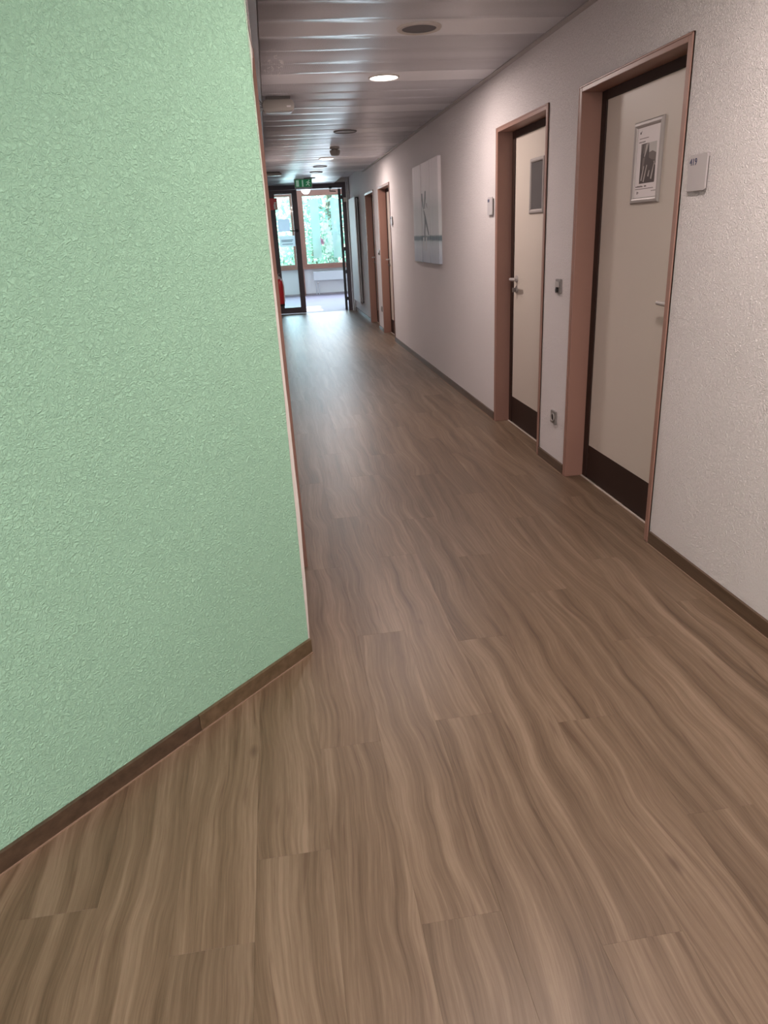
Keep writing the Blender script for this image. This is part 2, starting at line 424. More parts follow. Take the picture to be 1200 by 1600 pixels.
# ceiling: slab with a niche over the pipes at the far right corner
NX, NY = 1.36, 12.88
mb = MB().box(-2.6, 1.87, -3.2, 3.0, ZC, 2.62).box(-0.2, NX, 3.0, YE + 0.1, ZC + 0.022, 2.62).box(NX, 1.87, 3.0, NY, ZC + 0.022, 2.62).box(NX, 1.87, NY, YE + 0.1, 2.515, 2.62)
ce = struct('ceiling', mb, M['ceil_hall'], 'suspended ceiling of light grey metal panels across the corridor', 'ceiling')
LIGHTS_Y = [4.26, 5.455, 8.02, 10.56, 11.65, 12.60, 13.75]
slots = [3.02, 4.26, 5.455, 6.74, 8.02, 9.29, 10.56, 11.65, 12.60, 13.75, 15.15]
bounds = []
for a, b in zip(slots[:-1], slots[1:]):
    h = 0.155; n = max(1, round((b - a - 2 * h) / 0.30))
    bounds.append((a - h, a + h, True))
    for i in range(n):
        q0 = a + h + (b - a - 2 * h) * i / n; q1 = a + h + (b - a - 2 * h) * (i + 1) / n; bounds.append((q0, q1, False))
bounds.append((15.15 - 0.155, 15.30, True))
def ceiling_panel(y0, y1, plain):
    x0, x1 = 0.052, (1.604 if y1 < NY else NX - 0.004)
    g = 0.0025; y0 += g / 2; y1 -= g / 2; t = random.uniform(-0.0011, 0.0011); bow = random.uniform(0.0008, 0.0022)
    pr = [(y0, ZC + 0.020), (y0, ZC + 0.0022)]
    for i in range(7):
        f = i / 6; yy = y0 + 0.0012 + (y1 - y0 - 0.0024) * f
        pr.append((yy, ZC + 0.001 + t * (f - 0.5) * 2 + bow * (1 - 4 * (f - 0.5) ** 2) * -1 + 0.001))
    pr += [(y1, ZC + 0.0022), (y1, ZC + 0.020)]
    mb = MB().prism([(x0, a, b) for a, b in pr], (x1 - x0, 0, 0))
    o = build('ceiling_panel', mb, M['ceil_plain' if plain else 'ceil_perf'], ce)
    for p in o.data.polygons:
        if abs(p.normal.x) < 0.5 and p.normal.z < -0.5: p.use_smooth = True
for y0, y1, pl in bounds: ceiling_panel(y0, y1, pl)
# edge angles along both walls
struct('trim_1', MB().box(0.004, 0.046, 3.0, YE - 0.02, ZC - 0.003, ZC + 0.02), M['trim_grey'], 'thin grey metal ceiling edge strip along the left wall', 'trim')
struct('trim_2', MB().box(1.609, XW + 0.004, -3.0, NY, ZC - 0.003, ZC + 0.02), M['trim_grey'], 'thin grey metal ceiling edge strip along the right wall', 'trim')
# bare filler strip down the corner of the green wall
mb = MB(); prev = None; zs = [0.045 + i * 0.055 for i in range(44)]
pts_r = []
def edge(z):
    t = [(0.04, 0.001), (0.2, 0.006), (0.55, 0.011), (1.1, 0.0055), (1.65, 0.0012), (1.92, -0.0002), (2.42, -0.0008)]
    for (a, b), (c, d) in zip(t[:-1], t[1:]):
        if a <= z <= c: return b + (d - b) * (z - a) / (c - a)
    return t[-1][1]
for z in zs: pts_r.append((CX + edge(z) + random.uniform(-0.0005, 0.0005) + (0.005 if abs(z - 1.92) < 0.02 else 0), 2.3135, z))
pts_l = [(CX - 0.0028 + random.uniform(-0.0006, 0.0006), 2.3095 - 0.0005, z) for z in zs]
mb.prism(pts_r + pts_l[::-1], (0, 0.012, 0))
struct('trim_3', mb, M['filler'], 'uneven pale filler strip down the edge of the green wall', 'trim')

# baseboards
def bb(name, y0, y1, mt, label):
    o = struct(name, MB().box(XW - 0.0115, XW + 0.004, y0, y1, 0, 0.061), M[mt], label, 'baseboard', 0.0015)
    build('caulk_line', MB().box(XW - 0.016, XW - 0.0105, y0, y1, 0, 0.004), M['caulk'], o)
bb('baseboard_right', -3.0, 2.905, 'skirting', 'dark brown baseboard below the 419 plate nearest the camera')
bb('baseboard_right.001', 3.985, 4.408, 'skirting', 'short dark brown baseboard between the two near doors')
bb('baseboard_right.002', 5.433, 10.275, 'skirting', 'long dark brown baseboard below the three canvases')
bb('baseboard_right.003', 11.36, 11.87, 'skirting', 'short dark brown baseboard between the two far doors')
bb('baseboard_right.004', 12.91, 15.25, 'skirting', 'dark brown baseboard below the tall radiator')
tag(build('baseboard_left.002', MB().box(0.007, 0.019, 3.105, YE - 0.03, 0, 0.061), M['skirting'], bevel=0.0015), 'dark brown baseboard along the left corridor wall beyond the corner', 'baseboard', kind='structure')
def gbb(name, s0, s1, mt, label):
    p = Vector((CX, CY, 0)) + GD * s0
    o = struct(name, MB().obox(p, GD, ZV, GN, s1 - s0, 0.058, 0.012), M[mt], label, 'baseboard', 0.0015)
    o2 = build('caulk_line', MB().obox(p + GN * 0.011, GD, ZV, GN, s1 - s0, 0.0035, 0.005), M['caulk'], o)
gbb('baseboard_left', 0.001, 0.533, 'skirting_olive', 'lighter piece of baseboard at the green wall corner')
gbb('baseboard_left.001', 0.535, 3.15, 'skirting_dark', 'darker long piece of baseboard along the green wall')

# ------------------------------------------------------------------ doors in the right wall
def lever(parent, xl, ys, z, dirn, key=True):
    """lever handle on a leaf face at x=xl, spindle at ys, lever pointing along dirn (in y)"""
    h = build('handle', MB().lathe([(0.026, 0), (0.026, 0.006), (0.022, 0.009)], (xl, ys, z), (-1, 0, 0), 24), M['grey_metal'], parent, smooth=True)
    x2 = xl - 0.056
    build('lever', MB().tube([(xl - 0.004, ys, z), (xl - 0.040, ys, z), (x2 + 0.004, ys + dirn * 0.006, z), (x2, ys + dirn * 0.02, z), (x2, ys + dirn * 0.07, z), (x2 + 0.003, ys + dirn * 0.125, z)],
          [0.0095, 0.0095, 0.0105, 0.0110, 0.0105, 0.0085], 12), M['grey_metal'], h, smooth=True)
    if key:
        k = build('key_rosette', MB().lathe([(0.026, 0), (0.026, 0.006), (0.022, 0.009)], (xl, ys, z - 0.073), (-1, 0, 0), 24), M['grey_metal'], parent, smooth=True)
        build('lock_cylinder', MB().prism([(xl - 0.009, ys + a, z - 0.073 + b) for a, b in ((-0.008, 0.012), (-0.009, 0), (-0.005, -0.018), (0.005, -0.018), (0.009, 0), (0.008, 0.012))], (-0.024, 0, 0)), M['rim_dark'], k)
def door(idx, y0, y1, handle_y, dirn, label, open_=False):
    d = thing('door_%d' % idx, (XW, (y0 + y1) / 2, 0), label, 'door', kind='structure')
    xf = 1.6400; xi = 1.753
    m = MB()
    for a, b, s in ((y0, y0 + 0.036, 1), (y1 - 0.036, y1, -1)):
        m.box(xf, xi, a, b, 0.0, HEAD)
        e = (a - 0.0, a + 0.010) if s == 1 else (b - 0.010, b)
        m.box(xf - 0.003, XW + 0.004, e[0], e[1], 0.0, HEAD)
    m.box(xf, xi, y0 + 0.036, y1 - 0.036, HEAD - 0.030, HEAD)
    m.box(xf - 0.003, XW + 0.004, y0, y1, HEAD - 0.010, HEAD)
    build('door_frame', m, M['frame_brown'], d, bevel=0.003)
    a, b = y0 + 0.036, y1 - 0.036; zt = HEAD - 0.030
    # dark rebate frame behind the jamb
    m = MB().box(xi - 0.004, xi + 0.05, a, a + 0.058, 0.004, zt).box(xi - 0.004, xi + 0.05, b - 0.058, b, 0.004, zt).box(xi - 0.004, xi + 0.05, a + 0.058, b - 0.058, zt - 0.043, zt)
    build('rebate_frame', m, M['dark_brown'], d, bevel=0.002)
    leaf = build('door_leaf', MB().box(xi + 0.003, xi + 0.043, a + 0.059, b - 0.059, 0.006, zt - 0.044), M['cream'], d, bevel=0.001)
    build('kick_plate', MB().box(xi + 0.0015, xi + 0.0045, a + 0.060, b - 0.060, 0.008, 0.206), M['dark_brown'], d)
    build('threshold_seal', MB().box(xi - 0.012, xi - 0.003, a, b, 0, 0.005), M['seal_white'], d)
    lever(d, xi + 0.003, handle_y, 1.083, dirn)
    # jamb backing so no light leaks
    build('back_panel', MB().box(XW + 0.20, XW + 0.21, y0 + 0.012, y1 - 0.012, 0, HEAD - 0.012), M['black'], d)
    return d
door(1, *DOORS[0], 3.005, 1, 'nearest cream door with brown frame, poster and 419 plate beside it')
door(2, *DOORS[1], 5.262, -1, 'second cream door with brown frame and dark framed panel')
door(3, *DOORS[2], 11.20, -1, 'third door in brown frame just beyond the three canvases')
door(4, *DOORS[3], 12.75, -1, 'fourth door in brown frame beside the tall radiator')

# door in the left wall, seen only as its far jamb just past the green corner
d5 = thing('door_5', (-0.1, 2.75, 0), 'brown door frame seen edge-on past the green wall corner', 'door', kind='structure')
m = MB()
m.add([(-0.15, 3.055, 0), (0.0275, 3.055, 0), (0.0275, 3.10, 0), (-0.15, 3.10, 0),
       (-0.15, 3.055, HEAD), (0.012, 3.055, HEAD), (0.012, 3.10, HEAD), (-0.15, 3.10, HEAD)],
      [(3, 2, 1, 0), (4, 5, 6, 7), (0, 1, 5, 4), (1, 2, 6, 5), (2, 3, 7, 6), (3, 0, 4, 7)])
m.add([(-0.15, 2.42, HEAD - 0.03), (-0.004, 2.42, HEAD - 0.03), (0.009, 3.055, HEAD - 0.03), (-0.15, 3.055, HEAD - 0.03),
       (-0.15, 2.42, HEAD), (-0.004, 2.42, HEAD), (0.009, 3.055, HEAD), (-0.15, 3.055, HEAD)],
      [(3, 2, 1, 0), (4, 5, 6, 7), (0, 1, 5, 4), (1, 2, 6, 5), (2, 3, 7, 6), (3, 0, 4, 7)])
m.box(-0.15, -0.012, 2.405, 2.44, 0, HEAD - 0.03)
build('door_frame', m, M['frame_brown'], d5)
build('door_leaf', MB().box(-0.17, -0.13, 2.44, 3.055, 0.006, HEAD - 0.03), M['cream'], d5)
build('kick_plate', MB().box(-0.130, -0.127, 2.46, 3.04, 0.008, 0.206), M['dark_brown'], d5)

# ------------------------------------------------------------------ glazed double door at the far end
d6 = thing('door_6', (0.8, YE, 0), 'dark framed glazed double door at the end of the corridor', 'door', kind='structure')
m = MB().box(0.008, 1.612, YE, YE + 0.07, 2.335, 2.436).box(1.505, 1.612, YE, YE + 0.07, 0, 2.335).box(0.008, 0.05, YE, YE + 0.07, 0, 2.335)
build('door_frame', m, M['anthracite'], d6, bevel=0.003)
build('end_wall_piece', MB().box(1.612, XW, YE + 0.01, YE + 0.08, 0.06, 2.6).box(0.008, 1.612, YE + 0.01, YE + 0.08, 2.436, 2.6), M['smooth_white'], d6)
build('end_base', MB().box(1.55, XW - 0.001, YE - 0.02, YE + 0.01, 0, 0.055), M['anthracite'], d6)
m = MB().box(0.052, 0.178, YE + 0.008, YE + 0.062, 0.01, 2.333).box(0.512, 0.618, YE + 0.008, YE + 0.062, 0.01, 2.333).box(0.178, 0.512, YE + 0.008, YE + 0.062, 0.01, 0.128).box(0.178, 0.512, YE + 0.008, YE + 0.062, 2.265, 2.333)
lf = build('left_leaf', m, M['anthracite'], d6, bevel=0.002)
build('glass_pane', MB().box(0.172, 0.518, YE + 0.032, YE + 0.040, 0.122, 2.27), M['glass'], lf)
hb = MB().tube([(0.565, YE + 0.008, 1.59), (0.565, YE - 0.045, 1.59), (0.55, YE - 0.05, 1.59), (0.425, YE - 0.05, 1.595)], 0.009, 8)
hb.lathe([(0.03, 0), (0.03, 0.012)], (0.565, YE + 0.008, 1.59), (0, -1, 0), 16)
build('handle', hb, M['black'], lf)
# open right leaf, swung away from the corridor
hinge = Vector((1.455, YE + 0.03, 0)); ld = Vector((0.093, 0.9957, 0)); ln_ = Vector((-0.9957, 0.093, 0))
m = MB(); st = hinge - ln_ * 0.026
m.obox(st + ZV * 0.01, ld, ZV, ln_, 0.10, 2.31, 0.052).obox(st + ld * 0.82 + ZV * 0.01, ld, ZV, ln_, 0.10, 2.31, 0.052)
m.obox(st + ld * 0.10 + ZV * 0.01, ld, ZV, ln_, 0.72, 0.12, 0.052).obox(st + ld * 0.10 + ZV * 2.25, ld, ZV, ln_, 0.72, 0.07, 0.052)
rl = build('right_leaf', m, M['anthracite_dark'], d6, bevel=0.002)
build('glass_pane', MB().obox(st + ld * 0.095 + ln_ * 0.022 + ZV * 0.125, ld, ZV, ln_, 0.73, 2.13, 0.008), M['glass'], rl)
for z in (2.16, 1.20, 0.76, 0.235):
    build('hinge', MB().lathe([(0.013, 0), (0.013, 0.07)], (1.492, YE + 0.012, z - 0.03), (0, 0, 1), 12).box(1.478, 1.507, YE + 0.006, YE + 0.02, z - 0.018, z + 0.03), M['anthracite_dark'], rl)
cl = MB().box(1.25, 1.31, YE - 0.02, YE, 2.325, 2.365).tube([(1.285, YE + 0.02, 2.335), (1.27, YE + 0.04, 2.285), (1.40, YE + 0.16, 2.285)], 0.009, 8)
build('closer_arm', cl, M['black'], d6)
build('contact_box', MB().box(1.528, 1.592, YE - 0.022, YE, 2.075, 2.155), M['lamp_white'], d6, bevel=0.004, label='small pale contact box on dark frame')

# paper notices on the left leaf
t = build('notice_paper', MB().box(0.196, 0.432, YE + 0.026, YE + 0.0315, 1.585, 1.815), film('notice_grey', (0.85, 0.86, 0.98), 0.78)); tag(t, 'grey poster on the glass door, above the lined notice', 'poster', 'papers on the glass door')
t2 = thing('notice_paper.001', (0.356, YE + 0.03, 1.30), 'wide pale notice with dark lines on the glass door', 'notice', 'papers on the glass door')
build('sheet', MB().box(0.20, 0.512, YE + 0.026, YE + 0.0315, 1.305, 1.505), film('notice_blue', (0.92, 0.95, 1.0), 0.78), t2)
m = MB()
for z, a, b in ((1.425, 0.235, 0.47), (1.40, 0.235, 0.45), (1.35, 0.25, 0.46)): m.box(a, b, YE + 0.0250, YE + 0.0262, z - 0.006, z + 0.006)
build('printed_lines', m, mat('line_ink', (0.16, 0.18, 0.26), 0.8), t2)

# ------------------------------------------------------------------ lobby beyond the glazed door
YL = 20.2
struct('floor.001', MB().box(-1.4, 3.4, YE, YL + 0.1, -0.06, 0.0), None or mat('lobby_floor', (0.25, 0.22, 0.28), 0.6, spec=0.3), 'pale mauve lobby floor beyond the glazed door', 'floor')
struct('wall_lobby', MB().box(-1.4, 3.4, YL, YL + 0.25, 0, 0.70).box(-1.4, 3.4, YL, YL + 0.25, 2.585, 3.0), M['smooth_white'], 'white parapet below the lobby window', 'wall')
# side walls: the left one has an unseen opening added to shape the sun patch
m = MB().box(-1.6, -1.4, YE + 0.08, 15.50, 0, 3.0).box(-1.6, -1.4, 16.72, YL + 0.25, 0, 3.0).box(-1.6, -1.4, 15.50, 16.72, 0, 1.05).box(-1.6, -1.4, 15.50, 16.72, 2.22, 3.0).box(-1.58, -1.42, 16.03, 16.20, 1.05, 2.22)
struct('wall_lobby.001', m, M['smooth_white'], 'white lobby side wall left of the glazed door', 'wall')
struct('wall_lobby.002', MB().box(3.4, 3.6, YE, YL + 0.25, 0, 3.0), M['smooth_white'], 'white lobby side wall right of the glazed door', 'wall')
struct('wall_lobby.003', MB().box(-1.6, -0.2, YE, YE + 0.08, 0, 3.0).box(1.87, 3.6, YE, YE + 0.08, 0, 3.0), M['smooth_white'], 'white lobby wall on the corridor side', 'wall')
struct('ceiling.001', MB().box(-1.6, 3.6, YE + 0.08, YL + 0.25, 2.72, 2.85), M['ceil_white'], 'white lobby ceiling beyond the glazed door', 'ceiling')
def window(idx, x0, x1, label):
    wd = thing('window_%d' % idx, ((x0 + x1) / 2, YL, 0.70), label, 'window', kind='structure')
    f = 0.105
    m = MB().box(x0, x0 + f, YL - 0.05, YL + 0.07, 0.70, 2.59).box(x1 - f, x1, YL - 0.05, YL + 0.07, 0.70, 2.59).box(x0 + f, x1 - f, YL - 0.05, YL + 0.07, 0.70, 0.80).box(x0 + f, x1 - f, YL - 0.05, YL + 0.07, 2.46, 2.59)
    build('window_frame', m, M['window_wood'], wd, bevel=0.004)
    build('window_sill', MB().box(x0, x1, YL - 0.09, YL - 0.04, 0.675, 0.715), M['window_wood'], wd, bevel=0.003)
    g = build('window_pane', MB().box(x0 + f - 0.01, x1 - f + 0.01, YL + 0.006, YL + 0.014, 0.79, 2.47), M['glass_clear'], wd)
    return wd, g
w1, g1 = window(1, 0.835, 3.30, 'wood framed lobby window facing the garden')
w2, g2 = window(2, -1.30, 0.715, 'wood framed lobby window seen through the left glass leaf')
for a, b in ((1.12, 1.345), (1.66, 1.90)):
    build('frosted_strip', MB().box(a, b, YL + 0.001, YL + 0.004, 0.93, 2.37), M['film'], w1, label='upright frosted strip on the pane')
struct('trim_4', MB().box(0.715, 0.835, YL - 0.06, YL + 0.08, 0.0, 2.59), M['window_wood'], 'brown wooden post between the lobby windows', 'trim', 0.004)
struct('baseboard_lobby', MB().box(0.835, 3.4, YL - 0.015, YL, 0, 0.05).box(-1.4, 0.715, YL - 0.015, YL, 0, 0.05), mat('lobby_base', (0.33, 0.28, 0.30), 0.5), 'thin grey lobby baseboard under the parapet', 'baseboard')
rd = thing('radiator', (1.7, YL - 0.1, 0.35), 'low white panel radiator under the lobby window', 'radiator')
build('panel', MB().box(1.07, 2.45, YL - 0.13, YL - 0.05, 0.375, 0.60), M['radiator_white'], rd, bevel=0.008)
build('grille', MB().box(1.075, 2.445, YL - 0.125, YL - 0.055, 0.60, 0.612), M['radiator_grey'], rd)
build('pipe', MB().tube([(1.13, YL - 0.09, 0.38), (1.13, YL - 0.09, 0.30), (1.13, YL - 0.02, 0.02)], 0.010, 8).tube([(1.20, YL - 0.09, 0.38), (1.20, YL - 0.09, 0.30), (1.20, YL - 0.02, 0.02)], 0.010, 8), M['radiator_white'], rd)
build('valve', MB().lathe([(0.02, 0), (0.022, 0.05)], (1.16, YL - 0.09, 0.32), (1, 0, 0), 12), M['lamp_white'], rd)
gl = thing('globe_lamp', (0.885, 17.0, 2.415), 'white globe lamp hanging in the lobby, partly behind the door header', 'lamp')
build('globe', MB().lathe([(0.0001, -0.1)] + [(0.1 * math.sin(math.pi * i / 12), -0.1 * math.cos(math.pi * i / 12)) for i in range(1, 12)] + [(0.0001, 0.1)], (0.885, 17.0, 2.43), (0, 0, 1), 24), M['globe'], gl, smooth=True)
build('stem', MB().tube([(0.885, 17, 2.52), (0.885, 17, 2.72)], 0.02, 10), M['lamp_white'], gl)

# ------------------------------------------------------------------ garden outside
struct('ground', MB().box(-14, 16, YL + 0.25, 45, -0.3, -0.1), M['grass'], 'green ground of the garden outside the lobby window', 'ground')
def leaves(mb, n, c, r, size, flat=0.0, shell=0.35):
    for _ in range(n):
        while True:
            p = Vector((random.uniform(-1, 1), random.uniform(-1, 1), random.uniform(-1, 1)))
            if shell < p.length < 1: break
        q = Vector((c[0] + p.x * r[0], c[1] + p.y * r[1], c[2] + p.z * r[2]))
        u = Vector((random.gauss(0, 1), random.gauss(0, 1), random.gauss(0, 1) * 0.6)).normalized(); t = Vector((random.gauss(0, 1), random.gauss(0, 1), random.gauss(0, 1))).normalized()
        v = u.cross(t).normalized(); s = size * random.uniform(0.6, 1.3)
        mb.add([q - u * s, q + v * s * 0.45, q + u * s, q - v * s * 0.45], [(0, 1, 2, 3)])
def bush(name, c, r, n, size, mt, label, cat='bush', group=None, stem_h=None):
    b = thing(name, (c[0], c[1], -0.1), label, cat, group)
    mb = MB(); leaves(mb, n, c, r, size); build('foliage', mb, M[mt], b)
    m = MB(); top = c[2] + r[2] * 0.3
    for a in range(5):
        an = a * 1.256; m.tube([(c[0], c[1], -0.12), (c[0] + 0.25 * r[0] * math.cos(an), c[1] + 0.25 * r[1] * math.sin(an), c[2] * 0.6), (c[0] + 0.6 * r[0] * math.cos(an), c[1] + 0.6 * r[1] * math.sin(an), top)], [0.03, 0.022, 0.01], 6)
    build('stems', m, M['bark'], b)
    return b
def tree(name, x, y, h, r, n, size, mt, label, group=None, tr=0.13):
    t = thing(name, (x, y, -0.1), label, 'tree', group)
    m = MB().tube([(x, y, -0.15), (x + 0.03, y, h * 0.3), (x - 0.04, y + 0.05, h * 0.62), (x + 0.1, y, h)], [tr * 1.25, tr, tr * 0.8, tr * 0.3], 10)
    for a in range(6):
        an = a * 1.05 + 0.4; z = h * (0.42 + 0.07 * a)
        m.tube([(x, y, z), (x + r * 0.4 * math.cos(an), y + r * 0.4 * math.sin(an), z + 0.3), (x + r * 0.8 * math.cos(an), y + r * 0.8 * math.sin(an), z + 0.75)], [tr * 0.4, tr * 0.25, 0.012], 6)
    build('trunk', m, M['bark'], t)
    mb = MB(); leaves(mb, n, (x, y, h * 0.95), (r, r, h * 0.52), size, shell=0.25); build('crown', mb, M[mt], t)
    return t
bush('garden_bush', (1.15, 22.6, 1.3), (0.75, 0.6, 1.5), 1500, 0.075, 'leaf', 'tall green bush behind the left frosted strip of the window', group='bushes outside the lobby window')
bush('garden_bush', (2.75, 22.5, 1.2), (0.9, 0.7, 1.5), 1500, 0.075, 'leaf', 'tall green bush behind the open right leaf of the door', group='bushes outside the lobby window')
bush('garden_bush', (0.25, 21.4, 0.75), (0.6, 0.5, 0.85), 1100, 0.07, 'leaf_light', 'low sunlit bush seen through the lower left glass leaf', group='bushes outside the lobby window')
tree('garden_tree', 2.02, 25.1, 3.5, 1.6, 2600, 0.085, 'leaf', 'tree with a pale brown trunk outside the lobby window', 'trees in the garden', 0.15)
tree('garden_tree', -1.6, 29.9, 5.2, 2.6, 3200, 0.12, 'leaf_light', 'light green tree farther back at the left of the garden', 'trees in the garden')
tree('garden_tree', 4.6, 29.9, 5.4, 2.8, 3200, 0.12, 'leaf', 'dark green tree farther back at the right of the garden', 'trees in the garden')
hd = MB(); leaves(hd, 6000, (1.5, 33.0, 1.6), (9, 1.0, 2.2), 0.14, shell=0.0)
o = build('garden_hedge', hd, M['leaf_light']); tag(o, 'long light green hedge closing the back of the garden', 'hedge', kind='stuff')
fb = thing('flowering_shrub', (1.62, 21.1, -0.1), 'white blossoming shrub with one pink bloom outside the window', 'shrub')
m = MB(); leaves(m, 420, (1.46, 21.15, 1.45), (0.30, 0.22, 0.45), 0.05, shell=0); leaves(m, 260, (1.60, 21.2, 0.9), (0.25, 0.2, 0.4), 0.05, shell=0); build('foliage', m, M['leaf'], fb)
m = MB()
for _ in range(95):
    f = random.random(); c = Vector((1.44 + 0.28 * f + random.gauss(0, 0.05), 20.95 + random.gauss(0, 0.05), 1.86 - 0.62 * f + random.gauss(0, 0.09)))
    for a in range(5):
        an = a * 1.2566; d = Vector((math.cos(an), -0.25, math.sin(an))); e = Vector((-math.sin(an), 0, math.cos(an)))
        m.add([c, c + d * 0.026 + e * 0.012, c + d * 0.042, c + d * 0.026 - e * 0.012], [(0, 1, 2, 3)])
for _ in range(45):
    c = Vector((1.60 + random.gauss(0, 0.06), 20.95 + random.gauss(0, 0.04), 1.16 + random.gauss(0, 0.13)))
    for a in range(5):
        an = a * 1.2566; d = Vector((math.cos(an), -0.25, math.sin(an))); e = Vector((-math.sin(an), 0, math.cos(an)))
        m.add([c, c + d * 0.026 + e * 0.012, c + d * 0.042, c + d * 0.026 - e * 0.012], [(0, 1, 2, 3)])
build('white_blossoms', m, M['blossom'], fb)
m = MB()
for _ in range(14):
    c = Vector((1.43 + random.gauss(0, 0.03), 20.93, 1.34 + random.gauss(0, 0.035)))
    for a in range(5):
        an = a * 1.2566; d = Vector((math.cos(an), -0.3, math.sin(an))); e = Vector((-math.sin(an), 0, math.cos(an)))
        m.add([c, c + d * 0.026 + e * 0.012, c + d * 0.042, c + d * 0.026 - e * 0.012], [(0, 1, 2, 3)])
build('pink_bloom', m, M['blossom_pink'], fb, label='pink bloom')
build('stems', MB().tube([(1.62, 21.1, -0.12), (1.60, 21.1, 0.7), (1.48, 21.05, 1.5)], [0.02, 0.016, 0.008], 6).tube([(1.62, 21.1, -0.12), (1.66, 21.12, 0.6), (1.60, 21.1, 1.1)], [0.02, 0.014, 0.008], 6), M['bark'], fb)

# ------------------------------------------------------------------ ceiling fittings
def downlight(x, y, z, state, label, rad=0.105, power=23.0):
    t = thing('downlight', (x, y, z), label, 'lamp', 'round downlights in the corridor ceiling')
    ring = {'off_dark': 'lamp_white', 'on': 'lamp_white', 'off': 'rim_dark'}[state]
    lens = {'off_dark': 'lamp_glass_dark', 'on': 'lamp_on', 'off': 'lamp_inner'}[state]
    rin = {'off_dark': 0.080, 'on': 0.092, 'off': 0.095}[state] * rad / 0.105
    build('trim_ring', MB().lathe([(rin, 0.004), (rin, -0.006), (rin + 0.004, -0.009), (rad - 0.004, -0.008), (rad, -0.002), (rad, 0.004)], (x, y, z), (0, 0, 1), 40), M[ring], t, smooth=True)
    build('lens', MB().lathe([(rin - 0.0005, -0.0035), (rin - 0.0005, 0.003)], (x, y, z), (0, 0, 1), 40), M[lens], t)
    if state == 'on':
        a = area('lamp_light', (0, 0, -0.012), (0, 0, 0), 0.18, power, LAMP_COL); a.parent = t
    return t
Zp = ZC
downlight(0.872, 4.255, Zp, 'off_dark', 'nearest unlit downlight with a pale ring and dark grey disc', 0.117)
downlight(0.868, 5.455, Zp, 'on', 'nearest glowing downlight, larger of the two lit ones', power=22)
downlight(0.860, 8.02, Zp, 'off', 'unlit downlight with dark rim near the smoke detector', 0.118)
downlight(0.860, 10.56, Zp, 'on', 'smaller glowing downlight beyond the smoke detector', power=29)
downlight(0.846, 11.65, Zp, 'off', 'unlit downlight just beyond the farther glowing one')
downlight(0.848, 12.60, Zp, 'off', 'second unlit downlight before the green exit sign')
downlight(0.80, 13.75, Zp, 'off', 'farthest unlit downlight right above the green exit sign')
for i, (x, y) in enumerate([(0.87, 1.85), (0.87, -0.5), (-0.75, -0.2), (-1.3, -1.9)]):
    downlight(x, y, Zp, 'on', ['glowing downlight over the floor at the camera, beside the right wall', 'glowing downlight behind the camera beside the right wall', 'glowing downlight in the hall facing the green wall', 'glowing downlight at the back of the hall'][i])

sdv = thing('smoke_detector', (0.862, 9.3, ZC), 'small beige smoke detector on the ceiling between the lit downlights', 'detector')
build('mount', MB().lathe([(0.057, 0.002), (0.057, -0.022), (0.050, -0.026)], (0.862, 9.3, ZC), (0, 0, 1), 28), M['beige_plastic'], sdv, smooth=True)
build('body', MB().lathe([(0.040, -0.024), (0.040, -0.034), (0.060, -0.036), (0.060, -0.060), (0.048, -0.090), (0.030, -0.096)], (0.862, 9.3, ZC), (0, 0, 1), 28), M['beige_plastic'], sdv, smooth=True)
build('indicator', MB().lathe([(0.006, 0), (0.004, -0.006)], (0.90, 9.27, ZC - 0.078), (0, 0, 1), 10), M['pale_white'], sdv)

el = thing('emergency_light', (0.13, 6.06, ZC), 'rounded grey emergency light box with loose wires at the left ceiling edge', 'lamp')
pr = rrect(0.235, 0.082, 0.036, 6)
body = MB().prism([(0.045 + a, 6.02, 2.315 + b) for a, b in pr], (0, 0.11, 0))
build('housing', body, M['beige_plastic'], el, bevel=0.008, smooth=True)
build('backplate', MB().box(0.075, 0.255, 6.035, 6.115, 2.397, ZC + 0.001), M['rim_dark'], el)
build('glint_patch', MB().box(0.225, 0.255, 6.0185, 6.021, 2.343, 2.353), M['lamp_on'] if False else M['pale_white'], el, label='small pale patch painted as a bright reflection')  # bright reflection on the housing, painted as a pale patch
mw = MB()
for k in range(4):
    mw.tube([(0.05, 6.05, 2.37 - 0.012 * k), (0.025, 6.03, 2.395 - 0.02 * k), (0.018, 6.0, 2.36 - 0.01 * k), (0.03, 6.01, 2.33 - 0.004 * k), (0.05, 6.02, 2.338)], 0.0035, 6)
build('wires', mw, M['wire_grey'], el)
e2 = thing('emergency_light', (0.18, 12.3, ZC), 'flat grey emergency light box far down the left ceiling edge', 'lamp')
build('housing', MB().box(0.03, 0.285, 12.25, 12.40, 2.365, 2.40), M['beige_plastic'], e2, bevel=0.006)
build('backplate', MB().box(0.05, 0.265, 12.27, 12.38, 2.40, ZC + 0.001), M['rim_dark'], e2)

